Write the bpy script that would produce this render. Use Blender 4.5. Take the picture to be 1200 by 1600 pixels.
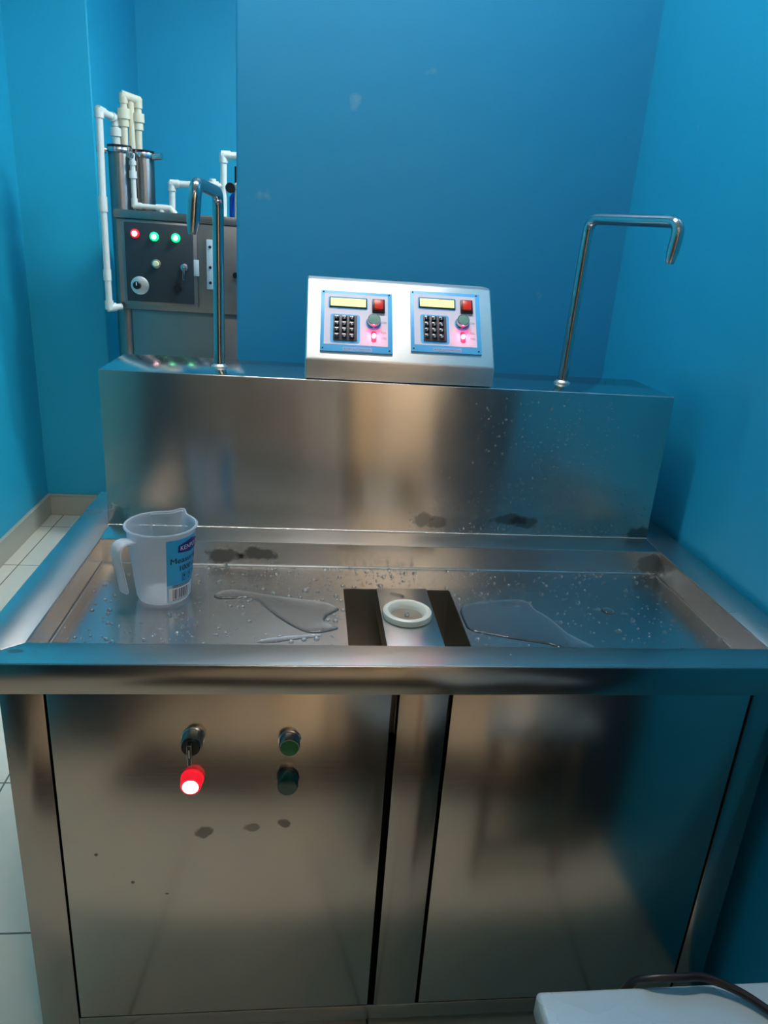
import bpy, bmesh, math, random
from mathutils import Vector, Matrix, noise
R = math.radians
random.seed(7)
for o in list(bpy.data.objects): bpy.data.objects.remove(o)
S = bpy.context.scene
C = S.collection
V = Vector

# ------------------------------------------------------------------ camera, world, exposure
cam = bpy.data.objects.new('camera', bpy.data.cameras.new('camera'))
C.objects.link(cam)
right = V((0.99354964, -0.09294057, 0.06497051)); upv = V((-0.02902018, 0.3454695, 0.93798116)); fwd = V((0.10962183, 0.9338163, -0.34054395))
cam.matrix_world = Matrix(((right.x, upv.x, -fwd.x, 0.43234), (right.y, upv.y, -fwd.y, -0.84861),
                           (right.z, upv.z, -fwd.z, 1.31783), (0, 0, 0, 1)))
cam.data.sensor_fit = 'VERTICAL'; cam.data.sensor_height = 36.0
cam.data.lens = 36.0 * 1139.2 / 1600.0
cam.data.clip_start = 0.02
S.camera = cam
w = bpy.data.worlds.new('world'); S.world = w; w.use_nodes = True
w.node_tree.nodes['Background'].inputs[0].default_value = (.6, .75, 1, 1)
w.node_tree.nodes['Background'].inputs[1].default_value = 0.02
S.view_settings.view_transform = 'Standard'; S.view_settings.look = 'None'
S.view_settings.exposure = 0.0; S.view_settings.gamma = 1.0; S.view_settings.use_curve_mapping = False
L_MAIN, L_ALC, L_REAR_FILL, L_BACK_FILL = 48.0, 110.0, 75.0, 2.0      # emission of the ceiling lamp, the alcove lamp, two added fill lamps behind the camera

H = 0.78758      # rim top
ZB = H - 0.048   # basin floor
ZS = 1.08312     # top of the backsplash box
YS = 0.489       # front of the backsplash box
LY = 0.03        # cabinet front

# ------------------------------------------------------------------ materials
def srgb(r, g, b):
    f = lambda c: (c / 255 / 12.92) if c / 255 <= .04045 else ((c / 255 + .055) / 1.055) ** 2.4
    return (f(r), f(g), f(b), 1)
def new_mat(name):
    m = bpy.data.materials.new(name); m.use_nodes = True
    return m, m.node_tree, m.node_tree.nodes['Principled BSDF']
def simple(name, col, rough=.5, metal=0, spec=.5, coat=0, trans=0, ior=1.45, emit=None, es=0, bump=0, bscale=8):
    m, t, b = new_mat(name)
    b.inputs['Base Color'].default_value = col; b.inputs['Roughness'].default_value = rough
    b.inputs['Metallic'].default_value = metal; b.inputs['Specular IOR Level'].default_value = spec
    b.inputs['Coat Weight'].default_value = coat; b.inputs['Transmission Weight'].default_value = trans
    b.inputs['IOR'].default_value = ior
    if emit: b.inputs['Emission Color'].default_value = emit; b.inputs['Emission Strength'].default_value = es
    n = t.nodes.new('ShaderNodeTexNoise'); n.inputs['Scale'].default_value = bscale
    tc = t.nodes.new('ShaderNodeTexCoord'); t.links.new(tc.outputs['Object'], n.inputs['Vector'])
    mr = t.nodes.new('ShaderNodeMapRange'); mr.inputs['To Min'].default_value = max(0, rough - .04); mr.inputs['To Max'].default_value = rough + .04
    t.links.new(n.outputs['Fac'], mr.inputs['Value']); t.links.new(mr.outputs[0], b.inputs['Roughness'])
    if bump:
        bp = t.nodes.new('ShaderNodeBump'); bp.inputs['Strength'].default_value = bump; bp.inputs['Distance'].default_value = .002
        t.links.new(n.outputs['Fac'], bp.inputs['Height']); t.links.new(bp.outputs[0], b.inputs['Normal'])
    return m
def mth(t, op, a, b=None, c=None):
    n = t.nodes.new('ShaderNodeMath'); n.operation = op
    for i, v in enumerate((a, b, c)):
        if v is None: continue
        if isinstance(v, (int, float)): n.inputs[i].default_value = v
        else: t.links.new(v, n.inputs[i])
    return n.outputs[0]

def steel(name, col=(.56, .55, .53), rough=.3, aniso=.75, tan=(0, 1, 1), brush=(1, 60, 60), wave=0, wscale=(2.2, 1, .7),
          stains=(), off=(0, 0, 0), rvar=.06, cvar=.12, lines=()):
    """brushed stainless; stains = (centre, radii, strength) of real dirt marks"""
    m, t, b = new_mat(name); N = t.nodes; Lk = t.links
    b.inputs['Metallic'].default_value = 1
    b.inputs['Anisotropic'].default_value = aniso
    cx = N.new('ShaderNodeCombineXYZ')
    for i in range(3): cx.inputs[i].default_value = tan[i]
    Lk.new(cx.outputs[0], b.inputs['Tangent'])
    tc = N.new('ShaderNodeTexCoord')
    add = N.new('ShaderNodeVectorMath'); add.operation = 'ADD'; add.inputs[1].default_value = off
    Lk.new(tc.outputs['Object'], add.inputs[0]); P = add.outputs[0]
    mp = N.new('ShaderNodeMapping'); mp.inputs['Scale'].default_value = brush; Lk.new(P, mp.inputs['Vector'])
    n1 = N.new('ShaderNodeTexNoise'); n1.inputs['Scale'].default_value = 9; n1.inputs['Detail'].default_value = 4
    Lk.new(mp.outputs[0], n1.inputs['Vector'])
    n2 = N.new('ShaderNodeTexNoise'); n2.inputs['Scale'].default_value = 5; n2.inputs['Detail'].default_value = 5
    Lk.new(P, n2.inputs['Vector'])
    r = mth(t, 'MULTIPLY_ADD', n1.outputs['Fac'], rvar, rough - rvar / 2)
    r = mth(t, 'MULTIPLY_ADD', n2.outputs['Fac'], rvar * 1.5, r); r = mth(t, 'SUBTRACT', r, rvar * .75)
    v = mth(t, 'MULTIPLY_ADD', n2.outputs['Fac'], cvar, 1 - cvar / 2)
    v = mth(t, 'MULTIPLY_ADD', n1.outputs['Fac'], cvar * .6, v); v = mth(t, 'SUBTRACT', v, cvar * .3)
    if stains:
        n3 = N.new('ShaderNodeTexNoise'); n3.inputs['Scale'].default_value = 60; n3.inputs['Detail'].default_value = 4
        Lk.new(P, n3.inputs['Vector'])
        for c, rad, st in stains:
            sb = N.new('ShaderNodeVectorMath'); sb.operation = 'SUBTRACT'; Lk.new(P, sb.inputs[0]); sb.inputs[1].default_value = c
            dv = N.new('ShaderNodeVectorMath'); dv.operation = 'DIVIDE'; Lk.new(sb.outputs[0], dv.inputs[0]); dv.inputs[1].default_value = rad
            ln = N.new('ShaderNodeVectorMath'); ln.operation = 'LENGTH'; Lk.new(dv.outputs[0], ln.inputs[0])
            d = mth(t, 'MULTIPLY_ADD', n3.outputs['Fac'], 1.4, ln.outputs['Value']); d = mth(t, 'SUBTRACT', d, .7)
            mr = N.new('ShaderNodeMapRange'); mr.interpolation_type = 'SMOOTHSTEP'
            mr.inputs['From Min'].default_value = .65; mr.inputs['From Max'].default_value = 1.1
            mr.inputs['To Min'].default_value = st; mr.inputs['To Max'].default_value = 0
            Lk.new(d, mr.inputs['Value'])
            k = mth(t, 'SUBTRACT', 1, mr.outputs[0]); v = mth(t, 'MULTIPLY', v, k)
            r = mth(t, 'MULTIPLY_ADD', mr.outputs[0], .35, r)
    mx = N.new('ShaderNodeVectorMath'); mx.operation = 'SCALE'; mx.inputs[0].default_value = col
    Lk.new(v, mx.inputs['Scale']); Lk.new(mx.outputs[0], b.inputs['Base Color']); Lk.new(r, b.inputs['Roughness'])
    bp = N.new('ShaderNodeBump'); bp.inputs['Strength'].default_value = .05; bp.inputs['Distance'].default_value = .0003
    Lk.new(n1.outputs['Fac'], bp.inputs['Height'])
    if wave:
        mw = N.new('ShaderNodeMapping'); mw.inputs['Scale'].default_value = wscale; Lk.new(P, mw.inputs['Vector'])
        nw = N.new('ShaderNodeTexNoise'); nw.inputs['Scale'].default_value = 2.0; nw.inputs['Detail'].default_value = 0
        Lk.new(mw.outputs[0], nw.inputs['Vector'])
        b2 = N.new('ShaderNodeBump'); b2.inputs['Strength'].default_value = 1; b2.inputs['Distance'].default_value = wave
        Lk.new(nw.outputs['Fac'], b2.inputs['Height']); Lk.new(b2.outputs[0], bp.inputs['Normal'])
    Lk.new(bp.outputs[0], b.inputs['Normal'])
    return m

def paint(name, col, col2, rough=.42):
    m, t, b = new_mat(name); N = t.nodes; Lk = t.links
    tc = N.new('ShaderNodeTexCoord')
    n = N.new('ShaderNodeTexNoise'); n.inputs['Scale'].default_value = 1.3; n.inputs['Detail'].default_value = 6; n.inputs['Roughness'].default_value = .6
    Lk.new(tc.outputs['Object'], n.inputs['Vector'])
    n2 = N.new('ShaderNodeTexNoise'); n2.inputs['Scale'].default_value = 9; n2.inputs['Detail'].default_value = 5; Lk.new(tc.outputs['Object'], n2.inputs['Vector'])
    mx = N.new('ShaderNodeMix'); mx.data_type = 'RGBA'; mx.inputs[6].default_value = col; mx.inputs[7].default_value = col2
    mr = N.new('ShaderNodeMapRange'); mr.inputs['From Min'].default_value = .3; mr.inputs['From Max'].default_value = .7
    Lk.new(n.outputs['Fac'], mr.inputs['Value']); Lk.new(mr.outputs[0], mx.inputs[0])
    # rare pale scuffs
    n3 = N.new('ShaderNodeTexNoise'); n3.inputs['Scale'].default_value = 14; n3.inputs['Detail'].default_value = 8; Lk.new(tc.outputs['Object'], n3.inputs['Vector'])
    ms = N.new('ShaderNodeMapRange'); ms.inputs['From Min'].default_value = .70; ms.inputs['From Max'].default_value = .80; ms.inputs['To Max'].default_value = .35
    Lk.new(n3.outputs['Fac'], ms.inputs['Value'])
    m2 = N.new('ShaderNodeMix'); m2.data_type = 'RGBA'; Lk.new(ms.outputs[0], m2.inputs[0]); Lk.new(mx.outputs[2], m2.inputs[6]); m2.inputs[7].default_value = (.35, .5, .6, 1)
    Lk.new(m2.outputs[2], b.inputs['Base Color'])
    b.inputs['Roughness'].default_value = rough; b.inputs['Specular IOR Level'].default_value = .4
    bp = N.new('ShaderNodeBump'); bp.inputs['Strength'].default_value = .35; bp.inputs['Distance'].default_value = .004
    h = mth(t, 'ADD', mth(t, 'MULTIPLY', n.outputs['Fac'], 1.5), mth(t, 'MULTIPLY', n2.outputs['Fac'], .5))
    Lk.new(h, bp.inputs['Height']); Lk.new(bp.outputs[0], b.inputs['Normal'])
    return m

M = {}
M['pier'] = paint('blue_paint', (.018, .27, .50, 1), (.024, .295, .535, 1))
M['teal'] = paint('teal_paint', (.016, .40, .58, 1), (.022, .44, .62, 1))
M['teal_warmlit'] = paint('teal_paint_warmlit', (.012, .33, .56, 1), (.016, .36, .60, 1))  # the teal paint again, with the right wall's warmer light in the colour
M['cream'] = simple('cream_paint', srgb(240, 226, 208), .6)
M['grey'] = simple('grey_paint', srgb(150, 148, 146), .6)
M['darkwood'] = simple('dark_wood', srgb(48, 36, 28), .5)
M['palewood'] = simple('pale_wood', srgb(225, 190, 130), .5)
M['white'] = simple('white_paint', srgb(235, 235, 230), .7)
M['skirt'] = simple('skirting_tile', srgb(188, 180, 162), .35, bump=.1)
def tile_mat():
    m, t, b = new_mat('floor_tile'); N = t.nodes; Lk = t.links
    tc = N.new('ShaderNodeTexCoord'); sp = N.new('ShaderNodeSeparateXYZ'); Lk.new(tc.outputs['Object'], sp.inputs[0])
    T = .4319
    def line(o, a):
        u = mth(t, 'DIVIDE', mth(t, 'SUBTRACT', o, a), T); u = mth(t, 'FRACT', u)
        u = mth(t, 'ABSOLUTE', mth(t, 'SUBTRACT', u, .5)); return mth(t, 'GREATER_THAN', u, .5 - .0022 / T), mth(t, 'FLOOR', mth(t, 'DIVIDE', mth(t, 'SUBTRACT', o, a), T))
    gx, ix = line(sp.outputs[0], -.7224); gy, iy = line(sp.outputs[1], 2.4356 - 10 * T)
    g = mth(t, 'MAXIMUM', gx, gy)
    cb = N.new('ShaderNodeCombineXYZ'); Lk.new(ix, cb.inputs[0]); Lk.new(iy, cb.inputs[1])
    wn = N.new('ShaderNodeTexWhiteNoise'); Lk.new(cb.outputs[0], wn.inputs['Vector'])
    n = N.new('ShaderNodeTexNoise'); n.inputs['Scale'].default_value = 30; n.inputs['Detail'].default_value = 6; Lk.new(tc.outputs['Object'], n.inputs['Vector'])
    f = mth(t, 'ADD', mth(t, 'MULTIPLY', wn.outputs['Value'], .4), mth(t, 'MULTIPLY', n.outputs['Fac'], .6))
    mx = N.new('ShaderNodeMix'); mx.data_type = 'RGBA'; Lk.new(f, mx.inputs[0]); mx.inputs[6].default_value = srgb(224, 213, 193); mx.inputs[7].default_value = srgb(236, 226, 208)
    m2 = N.new('ShaderNodeMix'); m2.data_type = 'RGBA'; Lk.new(g, m2.inputs[0]); Lk.new(mx.outputs[2], m2.inputs[6]); m2.inputs[7].default_value = srgb(120, 112, 98)
    Lk.new(m2.outputs[2], b.inputs['Base Color']); b.inputs['Roughness'].default_value = .22
    bp = N.new('ShaderNodeBump'); bp.inputs['Strength'].default_value = .5; bp.inputs['Distance'].default_value = .002
    Lk.new(mth(t, 'SUBTRACT', 1, g), bp.inputs['Height']); Lk.new(bp.outputs[0], b.inputs['Normal'])
    return m
M['tile'] = tile_mat()
ROOT = (0.6, 0.35, 0)
bs_st = [((.667, YS, .816), (.022, .03, .016), .4), ((.700, YS, .812), (.020, .03, .014), .4),
         ((.842, YS, .822), (.036, .03, .013), .5), ((.872, YS, .817), (.030, .03, .014), .5), ((.122 + 1.0, YS, .80), (.03, .03, .016), .6),
         ((.08, YS, .80), (.03, .03, .03), .45)]
door_st = [((.2994, LY, .4808), (.013, .03, .012), .45), ((.3693, LY, .4864), (.013, .03, .0085), .4), ((.4169, LY, .4927), (.010, .03, .009), .5),
           ((.19, LY, .385), (.003, .02, .003), .6), ((.24, LY, .36), (.003, .02, .002), .6), ((.14, LY, .44), (.0028, .02, .0028), .6)]
basin_st = [((.285, .4224, .760), (.036, .02, .016), .7), ((.352, .4224, .763), (.036, .02, .015), .7), ((1.12, .4224, .76), (.035, .04, .02), .5)]
rim_st = [((.060, .030, H), (.012, .006, .02), .45), ((.017, .556, H), (.02, .02, .02), .3), ((1.16, .03, H), (.012, .008, .02), .4)]
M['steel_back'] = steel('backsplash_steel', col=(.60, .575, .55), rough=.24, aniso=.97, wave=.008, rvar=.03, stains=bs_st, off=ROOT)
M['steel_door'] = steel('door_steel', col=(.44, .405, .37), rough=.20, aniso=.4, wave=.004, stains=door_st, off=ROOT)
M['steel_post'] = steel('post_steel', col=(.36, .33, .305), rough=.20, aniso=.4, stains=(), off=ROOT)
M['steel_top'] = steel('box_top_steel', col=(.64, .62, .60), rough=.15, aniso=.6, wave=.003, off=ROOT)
M['steel_rim'] = steel('rim_steel', col=(.62, .60, .58), rough=.30, aniso=.7, wave=.002, stains=rim_st, off=ROOT)
M['steel_basin'] = steel('basin_steel', col=(.64, .635, .63), rough=.25, aniso=.7, wave=.004, stains=basin_st, off=ROOT, rvar=.03, cvar=.12)
M['steel_dark'] = steel('drain_steel', col=(.5, .46, .40), rough=.35, aniso=.2)
M['steel_console'] = steel('console_steel', col=(.86, .84, .82), rough=.38, aniso=.4, wave=.003)
M['steel_far'] = steel('purifier_steel', col=(.29, .26, .24), rough=.38, aniso=.5, wave=.01, cvar=.25)
M['chrome'] = simple('polished_steel', (.50, .50, .50, 1), .16, 1, bscale=20)
M['chrome_sat'] = simple('satin_metal', (.55, .55, .55, 1), .25, 1)
M['weld'] = simple('weld_bead', (.75, .74, .70, 1), .35, 1, bump=.6, bscale=300)
M['black'] = simple('black_plastic', srgb(22, 22, 24), .35)
M['void'] = simple('dark_interior', srgb(20, 19, 18), .8)  # shade inside the cabinet, given as a colour
M['dark_door'] = simple('charcoal_enamel', srgb(58, 64, 68), .35, .3)
M['cup_blue'] = simple('slate_enamel', srgb(58, 72, 84), .5)
M['pvc'] = simple('white_pvc', srgb(222, 220, 208), .35)
M['pvc_cream'] = simple('cream_pvc', srgb(222, 210, 180), .35)
M['ring'] = simple('white_nylon', srgb(226, 224, 212), .3)
M['blue_plastic'] = simple('blue_plastic', srgb(15, 80, 200), .3)
M['panel_blue'] = simple('panel_blue', srgb(100, 195, 255), .35)
M['panel_grey'] = simple('panel_lilac', srgb(236, 228, 245), .35)
M['panel_pale'] = simple('panel_name_strip', srgb(150, 190, 232), .35)
M['ink'] = simple('ink', srgb(90, 110, 150), .5)
M['ink_red'] = simple('red_ink', srgb(190, 80, 90), .5)
M['keypad'] = simple('keypad_grey', srgb(92, 88, 96), .45)
M['key'] = simple('key_black', srgb(26, 26, 32), .25, coat=.5)
M['key_mark'] = simple('key_legend', srgb(215, 215, 225), .5)
M['lcd'] = simple('lit_display', (.2, .25, .05, 1), .3, emit=(.93, 1, .42, 1), es=1.15)
M['red_rocker'] = simple('red_rocker', srgb(190, 30, 18), .3, emit=(1, .05, .02, 1), es=.25)
M['sage'] = simple('sage_green', srgb(110, 155, 140), .4)
M['led_red'] = simple('lit_red_lamp', (.9, .1, .2, 1), .3, emit=(1, .05, .16, 1), es=85)
M['led_core'] = simple('lit_lamp_core', (1, .8, .8, 1), .3, emit=(1, .62, .66, 1), es=14)
M['led_redbody'] = simple('glowing_red_lens', (.8, .02, .03, 1), .25, emit=(1, .010, .03, 1), es=.75)
M['led_green'] = simple('lit_green_lens', (.02, .8, .3, 1), .3, emit=(.0, 1, .22, 1), es=1.4)
M['led_greencore'] = simple('lit_green_core', (.8, 1, .9, 1), .3, emit=(.25, 1, .5, 1), es=9)
M['green_btn'] = simple('green_button', srgb(22, 92, 45), .35)
M['green_dark'] = simple('unlit_green_lens', srgb(6, 62, 50), .2, coat=.5)
M['cream_btn'] = simple('cream_button', srgb(225, 222, 170), .4)
M['bracket'] = simple('pale_bracket', srgb(190, 195, 196), .45)
M['table'] = simple('pale_metal_top', srgb(196, 210, 216), .28, .35)
M['rubber'] = simple('black_rubber', srgb(34, 28, 32), .35)
M['mat'] = simple('dark_mat', srgb(16, 16, 17), .8, bump=.4)
M['wood'] = simple('brown_wood', srgb(105, 78, 52), .45)
M['lab_blue'] = simple('label_blue', srgb(40, 165, 220), .4)
M['lab_navy'] = simple('label_navy', srgb(20, 25, 120), .4)
M['lab_white'] = simple('label_white', srgb(238, 238, 242), .4)
M['lab_pale'] = simple('label_pale', srgb(150, 200, 225), .4)
M['lab_ink'] = simple('label_ink', srgb(15, 40, 75), .5)
def emis(name, col, s):
    m, t, b = new_mat(name); b.inputs['Base Color'].default_value = (.8, .8, .8, 1)
    b.inputs['Emission Color'].default_value = col; b.inputs['Emission Strength'].default_value = s; return m
M['lamp_main'] = emis('lamp_white', (1, .96, .91, 1), L_MAIN)
M['fill_back'] = emis('fill_soft', (1, .97, .93, 1), L_BACK_FILL)
M['lamp_alc'] = emis('lamp_cool', (.88, .97, 1, 1), L_ALC)
M['fill_rear'] = emis('fill_warm', (1, .86, .68, 1), L_REAR_FILL)
def water():
    m, t, b = new_mat('water')
    b.inputs['Base Color'].default_value = (1, 1, 1, 1); b.inputs['Roughness'].default_value = .01
    b.inputs['Transmission Weight'].default_value = 1; b.inputs['IOR'].default_value = 1.33
    n = t.nodes.new('ShaderNodeTexNoise'); n.inputs['Scale'].default_value = 7
    tc = t.nodes.new('ShaderNodeTexCoord'); t.links.new(tc.outputs['Object'], n.inputs['Vector'])
    bp = t.nodes.new('ShaderNodeBump'); bp.inputs['Strength'].default_value = .3; bp.inputs['Distance'].default_value = .004
    t.links.new(n.outputs['Fac'], bp.inputs['Height']); t.links.new(bp.outputs[0], b.inputs['Normal'])
    return m
M['water'] = water()
def jugmat(name, base):
    m, t, b = new_mat(name)
    b.inputs['Base Color'].default_value = srgb(215, 225, 238); b.inputs['Roughness'].default_value = .28
    lw = t.nodes.new('ShaderNodeLayerWeight'); lw.inputs['Blend'].default_value = .35
    t.links.new(mth(t, 'MULTIPLY_ADD', lw.outputs['Facing'], .55, base), b.inputs['Alpha']); b.inputs['Coat Weight'].default_value = .3
    n = t.nodes.new('ShaderNodeTexNoise'); n.inputs['Scale'].default_value = 40
    tc = t.nodes.new('ShaderNodeTexCoord'); t.links.new(tc.outputs['Object'], n.inputs['Vector'])
    bp = t.nodes.new('ShaderNodeBump'); bp.inputs['Strength'].default_value = .15; bp.inputs['Distance'].default_value = .001
    t.links.new(n.outputs['Fac'], bp.inputs['Height']); t.links.new(bp.outputs[0], b.inputs['Normal'])
    return m
M['jug'] = jugmat('milky_plastic', .28); M['jug_handle'] = jugmat('milky_handle_plastic', .42)

# ------------------------------------------------------------------ mesh helpers (all built in world metres, then shifted to their thing's base)
OFF = {}
class MB:
    def __init__(s): s.b = bmesh.new()
    def _bev(s, geom, bev, seg):
        if bev: bmesh.ops.bevel(s.b, geom=geom, offset=bev, segments=seg, profile=.5, affect='EDGES', clamp_overlap=True)
    def box(s, x0, x1, y0, y1, z0, z1, bev=0, seg=2, mi=0):
        vs = [s.b.verts.new(p) for p in ((x0,y0,z0),(x1,y0,z0),(x1,y1,z0),(x0,y1,z0),(x0,y0,z1),(x1,y0,z1),(x1,y1,z1),(x0,y1,z1))]
        fs = [s.b.faces.new([vs[i] for i in f]) for f in ((0,3,2,1),(4,5,6,7),(0,1,5,4),(1,2,6,5),(2,3,7,6),(3,0,4,7))]
        for f in fs: f.material_index = mi
        s._bev(list({e for f in fs for e in f.edges}), bev, seg); return s
    def prism(s, pts, fn, bev=0, seg=2, mi=0):
        """pts: outline list; fn(p, 0/1) -> 3D point of the near / far copy"""
        a = [s.b.verts.new(fn(p, 0)) for p in pts]; c = [s.b.verts.new(fn(p, 1)) for p in pts]
        n = len(pts); fs = [s.b.faces.new(a[::-1]), s.b.faces.new(c)]
        for i in range(n): fs.append(s.b.faces.new((a[i], a[(i+1) % n], c[(i+1) % n], c[i])))
        for f in fs: f.material_index = mi
        s._bev(list({e for f in fs for e in f.edges}), bev, seg); return s
    def quad(s, *p, mi=0):
        f = s.b.faces.new([s.b.verts.new(q) for q in p]); f.material_index = mi; return s
    def lathe(s, prof, o, axis=(0, 0, 1), n=40, mi=0, a0=0, a1=2*math.pi, cap=True):
        """prof: (radius, height) pairs along axis from o"""
        ax = V(axis).normalized(); u = ax.orthogonal().normalized(); v = ax.cross(u); o = V(o); rows = []
        for r, h in prof:
            rows.append([s.b.verts.new(o + ax*h + (u*math.cos(2*math.pi*i/n) + v*math.sin(2*math.pi*i/n))*max(r, 1e-5)) for i in range(n)])
        for a, c in zip(rows, rows[1:]):
            for i in range(n):
                f = s.b.faces.new((a[i], a[(i+1) % n], c[(i+1) % n], c[i])); f.material_index = mi
        if cap:
            for rw in (rows[0][::-1], rows[-1]): f = s.b.faces.new(rw); f.material_index = mi
        return s
    def tube(s, pts, rad, n=16, fil=0, fseg=7, mi=0, taper=None):
        P = [V(p) for p in pts]
        if fil:
            Q = [P[0]]
            for a, c, d in zip(P, P[1:], P[2:]):
                u = (a-c); v = (d-c); f = min(fil, u.length*.48, v.length*.48); p0 = c + u.normalized()*f; p1 = c + v.normalized()*f
                for k in range(fseg+1):
                    t = k/fseg; Q.append(p0*(1-t)**2 + c*2*t*(1-t) + p1*t*t)
            P = Q + [P[-1]]
        rows = []; prev = None
        for i, p in enumerate(P):
            d = (P[min(i+1, len(P)-1)] - P[max(i-1, 0)]).normalized()
            if prev is None: u = d.orthogonal().normalized()
            else: u = (prev - d*prev.dot(d)).normalized()
            prev = u; v = d.cross(u); r = rad if taper is None else rad*taper(i/(len(P)-1))
            rows.append([s.b.verts.new(p + (u*math.cos(2*math.pi*k/n) + v*math.sin(2*math.pi*k/n))*r) for k in range(n)])
        for a, c in zip(rows, rows[1:]):
            for k in range(n): f = s.b.faces.new((a[k], a[(k+1) % n], c[(k+1) % n], c[k])); f.material_index = mi
        for rw in (rows[0][::-1], rows[-1]): f = s.b.faces.new(rw); f.material_index = mi
        return s
    def build(s, name, mat, parent=None, loc=None, smooth=True):
        if mat != 'water': bmesh.ops.recalc_face_normals(s.b, faces=s.b.faces)
        me = bpy.data.meshes.new(name)
        off = OFF.get(parent.name, V((0,0,0))) if parent else (V(loc) if loc else V((0,0,0)))
        bmesh.ops.translate(s.b, verts=s.b.verts, vec=-off)
        s.b.to_mesh(me); s.b.free()
        for mm in (mat if isinstance(mat, (list, tuple)) else [mat]): me.materials.append(M[mm])
        o = bpy.data.objects.new(name, me); C.objects.link(o)
        if smooth:
            for p in me.polygons: p.use_smooth = True
            try:
                if mat != 'water': me.set_sharp_from_angle(angle=R(32))
            except Exception: pass
        if parent: o.parent = parent; OFF[o.name] = off
        else: o.location = off; OFF[o.name] = off
        return o
def tag(o, label=None, cat=None, group=None, kind=None):
    for k, v in (('label', label), ('category', cat), ('group', group), ('kind', kind)):
        if v: o[k] = v
    return o
def empty(name, loc, label, cat, group=None):
    o = bpy.data.objects.new(name, None); C.objects.link(o); o.location = loc; OFF[o.name] = V(loc); o.empty_display_size = .05
    return tag(o, label, cat, group)
def struct(name, mb, mat, loc=None): return tag(mb.build(name, mat, None, loc, smooth=False), kind='structure')

# ------------------------------------------------------------------ the room
XL, XR = -0.79, 1.212
YP, YF, YA, YR = 1.0356, 3.48, 2.6, -3.2      # pier face, far alcove wall, projecting wall, wall behind the camera
XA, PX, ZC = -0.467, 0.2541, 2.85
XR2 = 2.3
struct('floor', MB().box(XL-.1, XR2+.1, YR-.1, YF+.1, -.08, 0), 'tile')
struct('ceiling', MB().box(XL-.1, XR2+.1, YR-.1, YF+.1, ZC, ZC+.08), 'white')
struct('wall_left', MB().box(XL-.1, XL, YR-.1, YF+.1, 0, ZC), 'teal')
struct('wall_back_left', MB().box(XL-.02, XA, YA, YF+.05, 0, ZC, .006, 2), 'teal')
struct('wall_far', MB().box(XA-.02, XR+.1, YF, YF+.1, 0, ZC), 'teal')
struct('wall_back', MB().box(PX, XR+.05, YP, YP+.16, 0, ZC, .006, 3), 'pier')
struct('wall_right', MB().box(XR, XR+.12, -1.75, YF+.1, 0, ZC, .004, 2), 'teal_warmlit')
struct('wall_front', MB().box(XL-.1, .47, YR-.1, YR, 0, ZC), 'grey')
struct('wall_front_right', MB().box(.47, XR2+.1, YR-.1, YR, 0, ZC), 'cream')
struct('reflection_strip_2', MB().box(.33, .41, YR, YR+.05, 0, ZC, .004), 'white')  # added pale strip, makes a bright streak in the steel's reflection
struct('reflection_strip_1', MB().box(.45, .63, YR, YR+.10, 0, ZC, .004), 'darkwood')  # added dark strip, makes a dark streak in the steel's reflection
struct('wall_right_rear', MB().box(XR2, XR2+.1, YR-.1, -1.7, 0, ZC), 'cream')
struct('wall_rear_side', MB().box(XR+.12, XR2+.1, -1.76, -1.66, 0, ZC), 'cream')
struct('baseboard_left', MB().box(XL, XL+.012, -1.5, YA, 0, .100, .003).box(XL, XL+.018, -1.5, YA, .100, .106, .002), 'skirt')
struct('baseboard_back', MB().box(XL+.012, XA+.012, YA-.012, YA, 0, .100, .003).box(XL+.012, XA+.018, YA-.018, YA, .100, .106, .002)
       .box(XA, XA+.012, YA, YF-.012, 0, .104, .003), 'skirt')
struct('baseboard_far', MB().box(XA+.012, XR, YF-.012, YF, 0, .104, .003), 'skirt')
struct('baseboard_pier', MB().box(PX, XR, YP-.012, YP, 0, .104, .003), 'skirt')
struct('baseboard_right', MB().box(XR-.012, XR, .75, YP-.012, 0, .104, .003), 'skirt')
# added, unseen doors behind the camera, toned for reflections in the steel
def door(name, x0, x1, mat):
    d = struct(name, MB().box(x0, x1, YR, YR+.04, 0, 2.05, .004)
               .box(x0+.12, x1-.12, YR+.04, YR+.048, .2, .95, .006).box(x0+.12, x1-.12, YR+.04, YR+.048, 1.1, 1.9, .006), mat)
    MB().box(x0-.06, x0, YR, YR+.06, 0, 2.11, .004).box(x1, x1+.06, YR, YR+.06, 0, 2.11, .004).box(x0, x1, YR, YR+.06, 2.05, 2.11, .004).build('door_frame', 'wood', d)
    MB().lathe([(.011, 0), (.011, .04), (.025, .05), (.028, .065), (.018, .08)], (x1-.06, YR+.04, 1.0), (0, 1, 0), 20).build('door_handle', 'chrome_sat', d)
door('added_door_1', -.72, -.08, 'darkwood')
door('added_door_2', .67, .93, 'palewood')

# lamps
def batten(x0, x1, y, z, mat, label, vert=False, yw=.05):
    t = empty('ceiling_light', ((x0+x1)/2, y, z), label, 'lamp')
    MB().box(x0, x1, y-yw*.6, y+yw*.6, z-.025, z, .004).build('housing', 'white', t)
    MB().prism([(-yw*.5, -.026), (yw*.5, -.026), (yw*.42, -.05), (yw*.2, -.06), (-yw*.2, -.06), (-yw*.42, -.05)],
               lambda p, k: (x0+.02 if k == 0 else x1-.02, y+p[0], z+p[1])).build('diffuser', mat, t)
    return t
batten(-.10, .90, .42, ZC, 'lamp_main', 'long white ceiling light batten above the steel counter', yw=.16)
batten(.55, 1.15, 1.80, 2.5, 'lamp_alc', 'short cool ceiling light hanging in the alcove behind the blue pier', yw=.16)
batten(-.45, .75, -1.55, ZC, 'fill_back', 'added long white fill light behind the camera', yw=.16)  # added, unseen: lifts the light on the pier
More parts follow.
